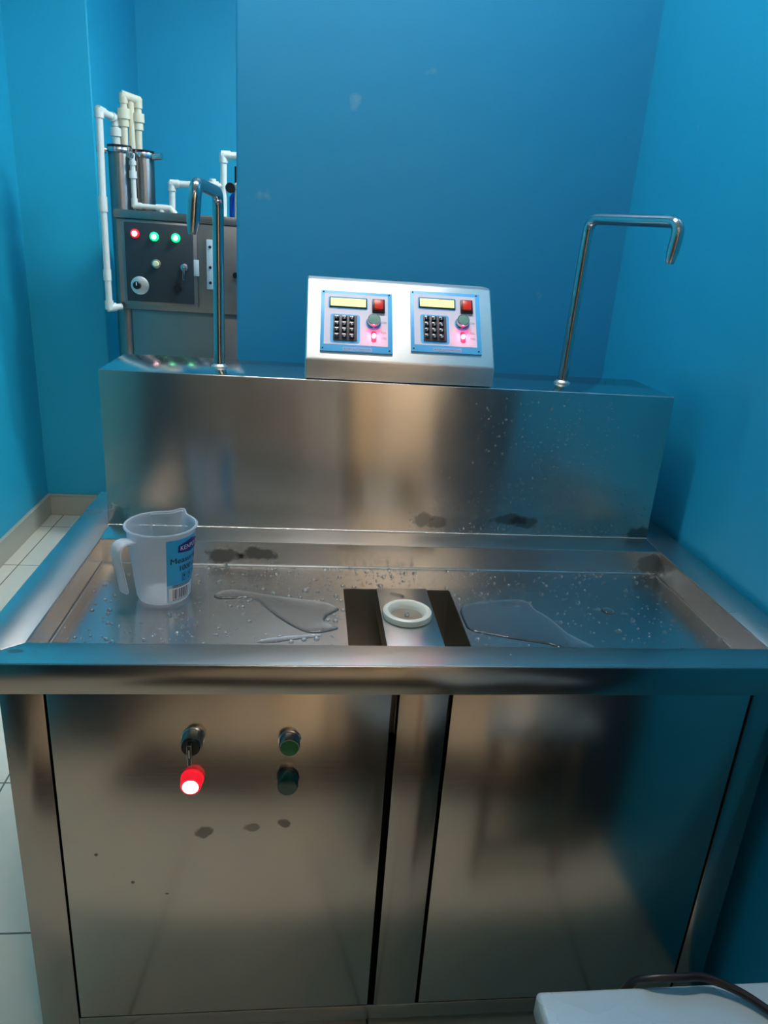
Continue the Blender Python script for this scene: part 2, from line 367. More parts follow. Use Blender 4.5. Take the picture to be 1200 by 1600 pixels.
batten(1.35, 2.2, -2.5, ZC, 'fill_rear', 'added warm fill light behind the camera for the steel reflections', yw=.18)  # added, unseen: brightens the rear wall that the steel mirrors
def cupboard(x0, x1, y0, y1, h, face, label):  # added, unseen: gives the steel something dark to reflect
    t = empty('added_cupboard', ((x0+x1)/2, (y0+y1)/2, 0), label, 'cupboard')
    MB().box(x0, x1, y0, y1, .06, h, .004).box(x0+.03, x1-.03, y0+.03, y1-.03, 0, .06).build('body', 'cup_blue', t)
    ym = (y0+y1)/2
    for a, c in ((y0+.01, ym-.003), (ym+.003, y1-.01)):
        d = MB().box(face-.008, face+.008, a, c, .08, h-.02, .003).build('door', 'cup_blue', t)
        yh = a+.04 if c == y1-.01 else c-.04
        MB().tube([(face, yh, h*.45), (face+(.04 if face > (x0+x1)/2 else -.04), yh, h*.45), (face+(.04 if face > (x0+x1)/2 else -.04), yh, h*.6), (face, yh, h*.6)], .006, 10, fil=.01).build('handle', 'chrome_sat', d)
cupboard(XL+.02, XL+.38, -2.7, -1.2, 1.9, XL+.38, 'unseen tall slate cupboard added at the left to darken the steel reflections')
cupboard(XR-.16, XR-.01, -1.72, -.38, 1.7, XR-.16, 'unseen shallow slate cupboard added at the right to darken the steel reflections')
tag(MB().box(-.3, 1.15, -1.38, -.78, 0, .008, .003).build('added_mat', 'mat', None, (.475, -1.08, 0)), 'unseen dark mat added in front of the counter to darken its reflections', 'mat')  # added, unseen: darkens the reflection in the counter doors and apron

# ------------------------------------------------------------------ the counter
ctr = empty('dispensing_counter', ROOT, 'large brushed stainless steel water dispensing counter with sunken basin and tall back box', 'counter')
A = .0458; D = .6817
i0, i1, j0, j1 = .0658, 1.2-.0632, .0526, .4224
b = MB()   # rim: mitred frame, front and sides folded down
def rimpiece(pts): b.prism(pts, lambda p, k: (p[0], p[1], H - (.0 if k else .004)), .0012, 2)
rimpiece([(0,0),(1.2,0),(i1,j0),(i0,j0)]); rimpiece([(0,0),(i0,j0),(i0,j1),(i0,D),(0,D)])
rimpiece([(1.2,0),(1.2,D),(i1,D),(i1,j1),(i1,j0)]); rimpiece([(i0,j1),(i1,j1),(i1,D),(i0,D)])
b.build('rim', 'steel_rim', ctr)
MB().box(0, 1.2, -.0015, .0015, H-A, H-.001, .0012, 2).box(0, 1.2, .0015, .02, H-A, H-A+.003, .001).build('front_apron', 'steel_post', ctr)
MB().box(0, .003, .0015, D, H-A, H-.002, .001).build('side_apron', 'steel_post', ctr)
MB().box(1.197, 1.2, .0015, D, H-A, H-.002, .001).build('side_apron', 'steel_post', ctr)
# basin: walls and a floor with the drain opening
hx0, hx1, hy0, hy1 = .507, .700, .095, .331
b = MB()
t_ = .0015
b.box(i0, i0+t_, j0, j1, ZB, H-.002).box(i1-t_, i1, j0, j1, ZB, H-.002).box(i0, i1, j1-t_, j1, ZB, H-.002).box(i0, i1, j0, j0+t_, ZB, H-.002)
b.tube([(i0+.003, j0, ZB+.001), (i0+.003, j1-.003, ZB+.001)], .0022, 6).tube([(i1-.003, j0, ZB+.001), (i1-.003, j1-.003, ZB+.001)], .0022, 6)
b.tube([(i0, j1-.003, ZB+.001), (i1, j1-.003, ZB+.001)], .0018, 6)
b.build('basin_wall', 'steel_basin', ctr)
b = MB()
for x0, x1, y0, y1 in ((i0, hx0, j0, j1), (hx1, i1, j0, j1), (hx0, hx1, j0, hy0), (hx0, hx1, hy1, j1)):
    b.box(x0, x1, y0, y1, ZB-.002, ZB)
b.build('basin_floor', 'steel_basin', ctr)
# drain well under the opening and the bridge that carries the ring
b = MB(); zw = ZB-.13
b.box(hx0-.002, hx0, hy0, hy1, zw, ZB-.0021).box(hx1, hx1+.002, hy0, hy1, zw, ZB-.0021).box(hx0-.002, hx1+.002, hy1, hy1+.002, zw, ZB-.0021)
b.box(hx0-.002, hx1+.002, hy0-.002, hy0, zw, ZB-.0021).box(hx0, hx1, hy0, hy1, zw-.002, zw)
b.box(hx0, hx1, .215, .217, zw, zw+.045)
b.build('drain_well', 'steel_dark', ctr)
bx0, bx1 = .5665, .6575
MB().box(bx0, bx1, hy0-.001, hy1+.001, ZB-.001, ZB+.0015, .0005).box(bx0, bx0+.0015, hy0, hy1, ZB-.035, ZB).box(bx1-.0015, bx1, hy0, hy1, ZB-.035, ZB).build('drain_bridge', 'steel_rim', ctr)
# backsplash box
s0, s1 = .0633, 1.138
b = MB().box(s0, s1, YS, D, H-.001, ZS, .0022, 3); b.b.normal_update()
for f in b.b.faces:
    if abs(f.normal.z) > .5: f.material_index = 1
b.build('backsplash_box', ['steel_back', 'steel_top'], ctr)
MB().tube([(s0, YS-.0005, H+.0015), (s1, YS-.0005, H+.0015)], .0011, 6).build('weld_seam', 'weld', ctr)
# posts, doors, rail, sides
b = MB()
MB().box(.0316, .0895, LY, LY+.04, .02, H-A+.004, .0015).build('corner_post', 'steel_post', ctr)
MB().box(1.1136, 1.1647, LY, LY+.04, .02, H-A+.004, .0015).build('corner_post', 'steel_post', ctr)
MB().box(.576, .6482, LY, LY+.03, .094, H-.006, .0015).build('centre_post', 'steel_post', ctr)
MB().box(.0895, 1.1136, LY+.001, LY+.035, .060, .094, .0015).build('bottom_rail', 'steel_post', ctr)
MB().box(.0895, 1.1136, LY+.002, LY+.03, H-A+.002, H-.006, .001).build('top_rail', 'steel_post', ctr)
MB().box(.0316, .0336, LY+.04, .66, .06, H-.006).build('side_panel', 'steel_post', ctr)
MB().box(1.1627, 1.1647, LY+.04, .66, .06, H-.006).build('side_panel', 'steel_post', ctr)
MB().box(.034, 1.162, .655, .66, .06, H-.006).build('rear_panel', 'steel_post', ctr)
MB().box(.034, 1.162, LY+.036, .655, .062, .066).box(.0895, 1.1136, LY+.042, LY+.045, .066, ZB-.14).build('interior_shade', 'void', ctr)  # near-black panels stand in for the shade behind the doors
for x in (.0316, 1.1647-.04):
    MB().box(x, x+.04, .62, .66, 0, .06, .002).build('leg', 'steel_post', ctr)
    MB().lathe([(.018, 0), (.022, .003), (.014, .02)], (x+.02, LY+.02, 0), n=18).build('leg', 'black', ctr)
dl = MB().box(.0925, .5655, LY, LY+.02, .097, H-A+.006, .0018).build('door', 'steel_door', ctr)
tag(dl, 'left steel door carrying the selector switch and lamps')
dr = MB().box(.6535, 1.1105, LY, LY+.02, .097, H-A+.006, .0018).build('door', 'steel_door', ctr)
# fittings on the left door
fy = (0, -1, 0)
def barrel(x, z, prof, mat, name, n=32): return MB().lathe(prof, (x, LY+.001, z), fy, n).build(name, mat, dl)
o = MB().lathe([(.0165, 0), (.0165, .003), (.0150, .004), (.0150, .022), (.0143, .0235), (.0135, .0235), (.0135, .0225)], (.2867, LY+.001, .651), fy, 36, mi=0)
o.lathe([(.0132, .022), (.0132, .0262), (.0126, .027)], (.2867, LY+.001, .651), fy, 32, mi=1)
o.prism([(-.0035, .010), (.0035, .010), (.0032, -.024), (-.0026, -.024)], lambda p, k: (.2867-.0045*0+p[0]-.001, LY-.026-(.008 if k == 0 else 0), .651+p[1]-.0), .0008, 2, mi=1)
o.box(.2853, .2862, LY-.0346, LY-.0335, .641, .654, 0, mi=2)
tag(o.build('selector_switch', ['chrome_sat', 'black', 'lab_white'], dl), 'black knob in a steel collar')
o = MB().lathe([(.0165, 0), (.0165, .004), (.0150, .005), (.0152, .015), (.0140, .0190), (.0112, .0198)], (.2835, LY+.001, .5785), fy, 36, mi=0)
o.lathe([(.0112, .0194), (.0112, .0202), (.008, .0210), (.002, .0214)], (.2835, LY+.001, .5785), fy, 32, mi=1)
tag(o.build('indicator_lamp', ['led_redbody', 'led_core'], dl), 'lit red lamp')
o = MB().lathe([(.0165, 0), (.0165, .003), (.0148, .004), (.0148, .020), (.0140, .0215), (.0132, .0215), (.0132, .0205)], (.4221, LY+.001, .6455), fy, 36, mi=0)
o.lathe([(.0131, .0200), (.0131, .0215), (.011, .0225), (.002, .0228)], (.4221, LY+.001, .6455), fy, 32, mi=1)
tag(o.build('push_button', ['chrome_sat', 'green_btn'], dl), 'green button in a steel collar')
o = MB().lathe([(.0165, 0), (.0165, .004), (.0150, .005)], (.4208, LY+.001, .580), fy, 36, mi=0)
o.lathe([(.0150, .005), (.0150, .022), (.0135, .025), (.002, .0255)], (.4208, LY+.001, .580), fy, 32, mi=1)
tag(o.build('indicator_lamp', ['black', 'green_dark'], dl), 'unlit dark green lamp')

# ------------------------------------------------------------------ ring in the drain bridge
rg = empty('drain_ring', (.609, .2265, ZB+.0015), 'white plastic ring set on the steel bridge between the two drain openings', 'ring')
MB().lathe([(.0385, 0), (.0412, .002), (.042, .006), (.0405, .0112), (.0375, .0128), (.0325, .0118), (.0292, .0085), (.0278, .004), (.0268, .0006)], (.609, .2265, ZB+.0015), n=56, cap=False).build('collar', 'ring', rg)
MB().lathe([(.0275, .0006), (.018, .0004), (.0002, .0003)], (.609, .2265, ZB+.0015), n=40, cap=False).build('cup_bottom', 'steel_dark', rg)
MB().lathe([(.0042, .0003), (.0042, .004), (.003, .0065), (.0006, .0075)], (.609, .2265, ZB+.0015), n=20).build('jet_nozzle', 'chrome', rg)

# ------------------------------------------------------------------ spouts
def spout(base, elbow, reach, tip, label):
    x, y, z = base
    t = empty('dispensing_spout', (x, y, ZS), label, 'spout', 'bent steel dispensing spouts')
    rr = .0102
    pts = [(x, y, ZS+.001), elbow, reach, tip]
    end = V(tip); d = (end - V(reach)).normalized(); nb = end - d*.018
    MB().tube([pts[0], pts[1], pts[2], nb], rr, 22, fil=.026, fseg=8).build('pipe', 'chrome', t)
    MB().tube([nb-d*.002, nb+d*.006, end-d*.003, end], rr*1.01, 18, taper=lambda u: 1-.42*u).build('nozzle', 'chrome_sat', t)
    MB().lathe([(.0165, 0), (.0160, .002), (.0125, .0035), (.0105, .006)], (x, y, ZS+.0002), n=24, cap=False).build('weld_collar', 'weld', t)
spout((.2646, .579, ZS), (.2652, .579, 1.3895), (.2565, .372, 1.3905), (.2505, .372, 1.317), 'steel spout on the left end of the back box, bent towards the basin')
spout((.9456, .59, ZS), (.9530, .59, 1.3935), (1.0300, .38, 1.3880), (1.0240, .38, 1.3225), 'steel spout on the right end of the back box, bent outwards over the basin')

# ------------------------------------------------------------------ control console
con = empty('control_console', (.602, .55, ZS), 'sloping stainless steel control console with two blue keypad panels, on the back box', 'console')
cx0, cx1 = .4270, .7775
prof = [(.4895, ZS+.0015), (.4895, 1.121), (.5905, 1.2535), (.600, 1.2565), (.660, 1.2565), (.660, ZS+.0015)]
b = MB(); b.prism(prof, lambda p, k: (cx0 if k == 0 else cx1, p[0], p[1]), .003, 3)
b.build('housing', 'steel_console', con)
for xa, xb in ((.455, .50), (.60, .625), (.735, .765)): MB().box(xa, xb, .497, .64, ZS, ZS+.0018).build('foot_pad', 'black', con)
O0 = V((0, .4895, 1.121)); TU = V((0, .101, .1325)).normalized(); NU = V((0, -TU.z, TU.y))
def on(x, v, h): return V((x, 0, 0)) + O0 + TU*v + NU*h
def slab(mb, x0, x1, v0, v1, h0, h1, bev=0, mi=0, rc=0):
    if rc:
        pts = []
        for cx, cv, a in ((x1-rc, v0+rc, -90), (x1-rc, v1-rc, 0), (x0+rc, v1-rc, 90), (x0+rc, v0+rc, 180)):
            for k in range(5): an = R(a + k*22.5); pts.append((cx+rc*math.cos(an), cv+rc*math.sin(an)))
    else: pts = [(x0, v0), (x1, v0), (x1, v1), (x0, v1)]
    return mb.prism(pts, lambda p, k: on(p[0], p[1], h0 if k == 0 else h1), bev, 2, mi)
def text_pts(body, size, spacing=1.0, bold=0):
    cu = bpy.data.curves.new('t', 'FONT'); cu.body = body; cu.size = size; cu.space_character = spacing; cu.offset = bold; cu.resolution_u = 3
    ob = bpy.data.objects.new('t', cu); C.objects.link(ob)
    dg = bpy.context.evaluated_depsgraph_get(); me = bpy.data.meshes.new_from_object(ob.evaluated_get(dg))
    vs = [v.co.copy() for v in me.vertices]; fs = [tuple(p.vertices) for p in me.polygons]
    bpy.data.objects.remove(ob); bpy.data.meshes.remove(me); bpy.data.curves.remove(cu)
    return vs, fs
def add_text(mb, body, size, fn, mi=0, width=None, sub=0, bold=0):
    vs, fs = text_pts(body, size, 1.0, bold)
    x0 = min(v.x for v in vs); x1 = max(v.x for v in vs); k = (width/(x1-x0)) if width else 1
    bt = bmesh.new(); bv = [bt.verts.new((((v.x-x0)*k), v.y, 0)) for v in vs]
    for f in fs:
        try: bt.faces.new([bv[i] for i in f])
        except Exception: pass
    if sub:
        xe = (x1-x0)*k; q = .0015
        while q < xe:
            bmesh.ops.bisect_plane(bt, geom=bt.verts[:]+bt.edges[:]+bt.faces[:], plane_co=(q, 0, 0), plane_no=(1, 0, 0)); q += .0015
    m = {v: mb.b.verts.new(fn(v.co.x, v.co.y)) for v in bt.verts}
    for f in bt.faces: g = mb.b.faces.new([m[v] for v in f.verts]); g.material_index = mi
    bt.free()

def control_panel(x0, x1, v0, v1, lab):
    W, Hh = x1-x0, v1-v0
    X = lambda u: x0+u*W; Vv = lambda q: v1-q*Hh
    b = MB(); slab(b, x0, x1, v0, v1, .0002, .0035, .0005, 0)
    slab(b, X(.05), X(.935), Vv(.89), Vv(.055), .0030, .0038, 0, 1)
    slab(b, X(.105), X(.655), Vv(.305), Vv(.105), .0036, .0043, 0, 0, rc=.004)
    slab(b, X(.135), X(.545), Vv(.865), Vv(.395), .0036, .0043, 0, 0, rc=.005)
    b.lathe([(.0145, 0), (.0145, .0008)], on(X(.735), Vv(.515), .0036), NU, 32, mi=0)
    slab(b, X(.70), X(.775), Vv(.83), Vv(.65), .0036, .0042, 0, 3, rc=.0045)
    slab(b, X(.31), X(.71), Vv(.985), Vv(.925), .0033, .0039, 0, 2)
    add_text(b, 'ATOM AUTOMATION', .0055, lambda px, py: on(X(.325)+px, Vv(.972)+py, .0041), 4, width=W*.37)
    for q, s_, mi in ((.50, 'COIN', 4), (.665, 'FULL', 5), (.755, 'COOL', 4)):
        add_text(b, s_, .0060, lambda px, py: on(X(.845)+px, Vv(q)-.002+py, .0040), mi, width=W*.07)
    cp = b.build('control_panel', ['panel_blue', 'panel_grey', 'panel_pale', 'ink_red', 'ink', 'ink_red'], con)
    tag(cp, lab)
    b = MB(); slab(b, X(.12), X(.64), Vv(.285), Vv(.125), .0040, .0062, .0006, 0)
    b.build('display_bezel', 'black', cp)
    b = MB(); slab(b, X(.135), X(.625), Vv(.27), Vv(.14), .0060, .0067, 0, 0); b.build('display', 'lcd', cp)
    b = MB(); slab(b, X(.715), X(.89), Vv(.345), Vv(.13), .0036, .0085, .0008, 0); slab(b, X(.735), X(.87), Vv(.315), Vv(.15), .008, .0115, .001, 1)
    b.build('rocker_switch', ['black', 'red_rocker'], cp)
    b = MB(); slab(b, X(.175), X(.505), Vv(.83), Vv(.42), .0042, .0062, .0006, 0); b.build('keypad', 'keypad', cp)
    for r_ in range(4):
        for c_ in range(3):
            u = .225+.103*c_; q = .475+.098*r_
            b = MB(); slab(b, X(u-.034), X(u+.034), Vv(q+.034), Vv(q-.034), .0060, .0105, .0009, 0)
            ch = '123456789*0#'[r_*3+c_]
            add_text(b, ch, .0078, lambda px, py: on(X(u)-.0018+px, Vv(q)-.0027+py, .0107), 1)
            b.build('key', ['key', 'key_mark'], cp)
    b = MB(); pc = on(X(.735), Vv(.505), .0042)
    b.lathe([(.0128, 0), (.0128, .002), (.0118, .003), (.0118, .0115), (.0113, .0125), (.0100, .0125)], pc, NU, 36, cap=False, mi=0)
    b.lathe([(.0100, .0120), (.0100, .0124), (.0002, .0128)], pc, NU, 32, mi=1)
    b.build('push_button', ['chrome', 'sage'], cp)
    b = MB(); b.lathe([(.0035, 0), (.0035, .005), (.0026, .0072), (.0004, .0082)], on(X(.738), Vv(.735), .0040), NU, 20)
    b.build('indicator_light', 'led_red', cp)
    for u, q in ((.035, .03), (.955, .03), (.035, .955), (.955, .955)):
        MB().lathe([(.0016, 0), (.0016, .0008), (.0006, .0012)], on(X(u), Vv(q), .0034), NU, 14).build('screw', 'black', cp)
control_panel(.453, .5862, .0155, .1427, 'left panel of the console')
control_panel(.6205, .7535, .024, .153, 'right panel of the console')

# ------------------------------------------------------------------ measuring jug
JC = V((.2015, .290, ZB+.0005)); JH = .131
jug = empty('measuring_jug', JC, 'translucent plastic measuring jug with a blue label, standing in the basin', 'jug')
def jr(h): return .0425 + .0135*(h/JH)
def jpt(a, h, r=None):      # a = azimuth from the camera-facing direction, positive to the right
    an = R(-78 + a); r = jr(h) if r is None else r
    return V((JC.x+math.cos(an)*r, JC.y+math.sin(an)*r, JC.z+h))
b = MB(); n = 96; rows = []
prof = [(.0, .0022, 0), (.030, .0022, 0), (.0385, .0018, 0), (.0412, .0035, 0)] + [(jr(h), h, h/JH) for h in (.010, .03, .05, .07, .09, .105, .115, .122, .127)] + [(jr(JH)+.0024, .1285, 1), (jr(JH)+.0028, .1305, 1), (jr(JH)+.0014, .132, 1), (jr(JH)-.0012, .1312, 1), (jr(JH)-.0018, .127, 1)]
prof += [(jr(h)-.0016, h, h/JH) for h in (.115, .09, .06, .03, .012)] + [(.0385, .0045, 0), (.025, .0040, 0), (0, .0040, 0)]
SP = 147
for r_, h, k in prof:
    row = []
    for i in range(n):
        a = i*360/n; d = abs((a-SP+180) % 360-180)
        lip = math.exp(-(d/10)**2)*max(0, (h-.095)/(JH-.095)); 
        row.append(b.b.verts.new(jpt(a, h+.003*lip, max(r_, 1e-5)+(.014*lip if r_ > .03 else 0))))
    rows.append(row)
for a_, c_ in zip(rows, rows[1:]):
    for i in range(n): b.b.faces.new((a_[i], a_[(i+1) % n], c_[(i+1) % n], c_[i]))
b.build('body', 'jug', jug)
b = MB(); HA = -58
def hp(out, h): return jpt(HA, h, jr(min(h, JH))+out)
path = [hp(-.001, .113), hp(.012, .1165), hp(.024, .113), hp(.0295, .100), hp(.0290, .078), hp(.0275, .055), hp(.0265, .038), hp(.0268, .030)]
P = [V(p) for p in path]; tang = V((-math.sin(R(-78+HA)), math.cos(R(-78+HA)), 0)); rows = []
Q = []
for i in range(len(P)-1):
    p0, p1, p2, p3 = P[max(i-1, 0)], P[i], P[i+1], P[min(i+2, len(P)-1)]
    for k in range(4):
        t = k/4; Q.append(.5*((2*p1)+(p2-p0)*t+(2*p0-5*p1+4*p2-p3)*t*t+(3*p1-p0-3*p2+p3)*t**3))
Q.append(P[-1])
for i, p in enumerate(Q):
    d = (Q[min(i+1, len(Q)-1)]-Q[max(i-1, 0)]).normalized(); nn = d.cross(tang).normalized()
    e = 1 if i < len(Q)-2 else (.85 if i == len(Q)-2 else .5)
    rows.append([b.b.verts.new(p + tang*math.cos(2*math.pi*k/16)*.0132*e + nn*math.sin(2*math.pi*k/16)*.0042*e) for k in range(16)])
for a_, c_ in zip(rows, rows[1:]):
    for k in range(16): b.b.faces.new((a_[k], a_[(k+1) % 16], c_[(k+1) % 16], c_[k]))
b.b.faces.new(rows[0][::-1]); b.b.faces.new(rows[-1])
b.build('handle', 'jug_handle', jug)
b = MB()
def lpt(s, h, e=.0006):     # s = metres round the wall from the label's left edge
    return jpt(6 + math.degrees(s/.050), h, jr(h)+e)
def lquad(s0_, s1_, h0, h1, e, mi, n_=14):
    for i in range(n_):
        a = s0_+(s1_-s0_)*i/n_; c = s0_+(s1_-s0_)*(i+1)/n_
        b.quad(lpt(a, h0, e), lpt(c, h0, e), lpt(c, h1, e), lpt(a, h1, e), mi=mi)
lquad(0, .105, .008, .121, .0005, 0, 26)
lquad(0, .105, .008, .040, .0008, 4, 26)
lquad(.003, .050, .010, .034, .0010, 3)
for k in range(12):   # navy hexagonal banner
    a = .018+.050*k/12; c = .018+.050*(k+1)/12
    f = lambda s: (.117 - abs(s-.043)/.025*.007, .094 + abs(s-.043)/.025*.004)
    (ta, ba), (tc_, bc) = f(a), f(c)
    b.quad(lpt(a, ba, .0010), lpt(c, bc, .0010), lpt(c, tc_, .0010), lpt(a, ta, .0010), mi=1)
add_text(b, 'KENPOLY', .0115, lambda px, py: lpt(.022+px, .1010+py, .0014), 3, width=.042, sub=2)
add_text(b, 'Measuring Jug', .0145, lambda px, py: lpt(.006+px, .0785+py, .0012), 2, width=.082, sub=2)
add_text(b, 'Measuring Jug', .0145, lambda px, py: lpt(.0064+px, .0788+py, .00125), 2, width=.082, sub=2)
add_text(b, '1000 ml', .0135, lambda px, py: lpt(.022+px, .0635+py, .0012), 2, width=.040, sub=2)
add_text(b, '1000 ml', .0135, lambda px, py: lpt(.0224+px, .0638+py, .00125), 2, width=.040, sub=2)
for sx in (.027, .040, .053):     # small care symbols
    lquad(sx, sx+.009, .0480, .0487, .0011, 2, 3); lquad(sx, sx+.009, .0573, .0580, .0011, 2, 3)
    lquad(sx, sx+.0007, .0487, .0573, .0011, 2, 1); lquad(sx+.0083, sx+.009, .0487, .0573, .0011, 2, 1)
    lquad(sx+.003, sx+.006, .0505, .0555, .0011, 2, 2); lquad(sx, sx+.008, .0445, .0455, .0011, 2, 3)
lquad(.009, .060, .0378, .0392, .0011, 2, 10); lquad(.009, .046, .0350, .0363, .0011, 2, 10)
s_ = .010
rb = random.Random(3)
while s_ < .046:
    wd = rb.choice((.0006, .0009, .0015, .0021)); lquad(s_, s_+wd, .0135, .0315, .0013, 2, 1); s_ += wd+rb.choice((.0007, .001, .0016))
for k in range(11): lquad(.010+k*.0033, .0118+k*.0033, .0108, .0124, .0013, 2, 1)
b.build('label', ['lab_blue', 'lab_navy', 'lab_ink', 'lab_white', 'lab_pale'], jug)

# ------------------------------------------------------------------ water: drops and puddles
def inside(p, poly):
    c = False; j = len(poly)-1
    for i in range(len(poly)):
        if (poly[i][1] > p[1]) != (poly[j][1] > p[1]) and p[0] < (poly[j][0]-poly[i][0])*(p[1]-poly[i][1])/(poly[j][1]-poly[i][1])+poly[i][0]: c = not c
        j = i
    return c
PL = [(0.2809, 0.295), (0.3027, 0.321), (0.3441, 0.3107), (0.3927, 0.2938), (0.4476, 0.2826), (0.483, 0.2709), (0.5001, 0.2512), (0.4869, 0.2385), (0.4715, 0.2188), (0.4723, 0.2002), (0.4999, 0.1872), (0.4718, 0.171), (0.4456, 0.1683), (0.428, 0.1811), (0.4006, 0.2122), (0.3764, 0.2474), (0.3582, 0.2795), (0.3413, 0.2867), (0.3229, 0.2835), (0.292, 0.2798)]
PS = [(0.3594, 0.1403), (0.3943, 0.1552), (0.4413, 0.163), (0.4675, 0.1651), (0.4652, 0.1591), (0.4158, 0.1465), (0.3868, 0.1365)]
PR = [(0.7035, 0.2625), (0.7343, 0.2844), (0.7793, 0.294), (0.8242, 0.2999), (0.8397, 0.2826), (0.8386, 0.2616), (0.8552, 0.2342), (0.8646, 0.2028), (0.8705, 0.1774), (0.8863, 0.1552), (0.9028, 0.1338), (0.9057, 0.1087), (0.8559, 0.108), (0.8388, 0.1379), (0.7925, 0.1513), (0.7436, 0.1657), (0.7047, 0.1828), (0.7035, 0.2106)]
def ell(cx, cy, rx, ry, n=18): return [(cx+rx*math.cos(2*math.pi*i/n)*(1+.08*math.sin(3*i)), cy+ry*math.sin(2*math.pi*i/n)) for i in range(n)]
PD = ell(.9727, .2587, .0115, .0125); PB = [(.588, .313), (.594, .315), (.606, .309), (.614, .303), (.613, .296), (.604, .294), (.594, .300), (.590, .307)]
def smooth_poly(p, it=2):
    for _ in range(it):
        q = []
        for i in range(len(p)):
            a, c = p[i], p[(i+1) % len(p)]
            q += [(a[0]*.75+c[0]*.25, a[1]*.75+c[1]*.25), (a[0]*.25+c[0]*.75, a[1]*.25+c[1]*.75)]
        p = q
    return p
def puddle(poly, z, th, wd, label, it=2):
    p = smooth_poly(poly, it); area = sum(p[i][0]*p[(i+1) % len(p)][1]-p[(i+1) % len(p)][0]*p[i][1] for i in range(len(p)))
    if area < 0: p = p[::-1]
    n = len(p); nor = []
    for i in range(n):
        a, c = V(p[i-1]), V(p[(i+1) % n]); d = (c-a).normalized(); nor.append(V((-d.y, d.x)))
    b = MB(); rows = []
    for ins, h in ((0, -.0002), (wd*.12, th*.22), (wd*.35, th*.6), (wd*.65, th*.88), (wd, th)):
        rows.append([b.b.verts.new((p[i][0]+nor[i].x*ins, p[i][1]+nor[i].y*ins, z+h)) for i in range(n)])
    for a, c in zip(rows, rows[1:]):
        for i in range(n): b.b.faces.new((a[i], a[(i+1) % n], c[(i+1) % n], c[i]))
    b.b.faces.new(rows[-1])
    cx = sum(q[0] for q in p)/n; cy = sum(q[1] for q in p)/n
    tag(b.build('water_puddle', 'water', None, (cx, cy, z)), label, 'puddle')
puddle(PL, ZB+.0003, .0030, .007, 'clear angular puddle of water on the basin floor left of the drain')
puddle(PS, ZB+.0003, .0012, .0012, 'thin sliver of water at the front left of the basin floor')
puddle(PR, ZB+.0003, .0026, .006, 'wide flat puddle of water on the basin floor right of the drain')
puddle(PD, ZB+.0003, .0022, .004, 'single large round drop of water on the right side of the basin floor', 1)
puddle(PB, ZB+.0018, .0018, .0025, 'small comma shaped water spot behind the white ring on the drain bridge', 1)
polys = [smooth_poly(q, 1) for q in (PL, PR, PD, PS)]
def dome(b, c, n, u, v, r, hr, seg=8):
    rows = []
    for k, (rr, hh) in enumerate(((1, -.05), (.97, .25), (.86, .55), (.64, .82), (.34, .96))):
        rows.append([b.b.verts.new(c+(u*math.cos(2*math.pi*i/seg)+v*math.sin(2*math.pi*i/seg))*r*rr+n*r*hr*hh) for i in range(seg)])
    tp = b.b.verts.new(c+n*r*hr)
    for a, d in zip(rows, rows[1:]):
        for i in range(seg): b.b.faces.new((a[i], a[(i+1) % seg], d[(i+1) % seg], d[i]))
    for i in range(seg): b.b.faces.new((rows[-1][i], rows[-1][(i+1) % seg], tp))
b = MB(); cnt = 0; up_ = V((0, 0, 1)); ux = V((1, 0, 0)); uy = V((0, 1, 0))
while cnt < 1350:
    x = random.uniform(i0+.004, i1-.004); y = j1-.003-(j1-j0-.01)*random.random()**(1.5 if random.random() < .7 else 1)
    if hx0-.003 < x < hx1+.003 and y < hy1+.003: continue
    if (x-JC.x)**2+(y-JC.y)**2 < .045**2: continue
    if any(inside((x, y), q) for q in polys): continue
    if x > .8 and random.random() < .45: continue
    if x < .22 and y > .2 and random.random() < .6: continue
    r = random.choice((.0009, .0013, .0016, .002)) if random.random() < .80 else random.uniform(.002, .0046)
    dome(b, V((x, y, ZB+.0002)), up_, ux, uy, r, random.uniform(.55, .85)); cnt += 1
for x, y, r in ((.288, .345, .006), (.311, .349, .004), (.352, .335, .0045), (.44, .318, .006), (.235, .222, .006), (.222, .226, .004), (.575, .345, .005)): dome(b, V((x, y, ZB+.0002)), up_, ux, uy, r, .7, 16)
for _ in range(60):   # on the bridge and beside the openings
    dome(b, V((random.choice((bx0+.003, bx1-.003))+random.gauss(0, .0015), random.uniform(hy0, hy1), ZB+.0016)), up_, ux, uy, random.uniform(.0006, .0014), .5)
tag(b.build('water_droplets', 'water', None, (.6, .3, ZB)), 'scattered beads of water on the basin floor', 'droplets', None, 'stuff')
b = MB()
for _ in range(520):
    x = random.uniform(.02, 1.18); 
    f = random.random()
    if f < .3: y = random.uniform(.005, j0-.004)
    elif f < .65: y = random.uniform(j1+.004, YS-.004)
    else: x = random.uniform(i1+.003, 1.196); y = random.uniform(0.01, .66)
    dome(b, V((x, y, H+.0001)), up_, ux, uy, random.choice((.0007, .001, .0013, .002)), .6)
tag(b.build('water_droplets', 'water', None, (.6, .3, H)), 'fine water beads along the flat steel rim', 'droplets', None, 'stuff')
b = MB(); nb_ = V((0, -1, 0)); uz = V((0, 0, 1)); cnt = 0
while cnt < 850:
    x = random.gauss(.90, .13) if random.random() < .75 else random.uniform(.64, 1.13); z = H+.006+.28*random.random()**1.7
    if not (.64 < x < 1.13): continue
    if x < .75 and z > .93: continue
    r = random.choice((.0008, .0010, .0013)) if random.random() < .85 else random.uniform(.0014, .0024)
    dome(b, V((x, YS-.0002, z)), nb_, ux, uz, r, .85, 8); cnt += 1
for _ in range(60): dome(b, V((random.uniform(.10, .62), YS-.0002, random.uniform(H+.004, H+.05))), nb_, ux, uz, random.uniform(.0004, .0009), .6, 7)
tag(b.build('water_droplets', 'water', None, (.9, YS, .9)), 'spray of tiny water drops on the right half of the back box front', 'droplets', None, 'stuff')
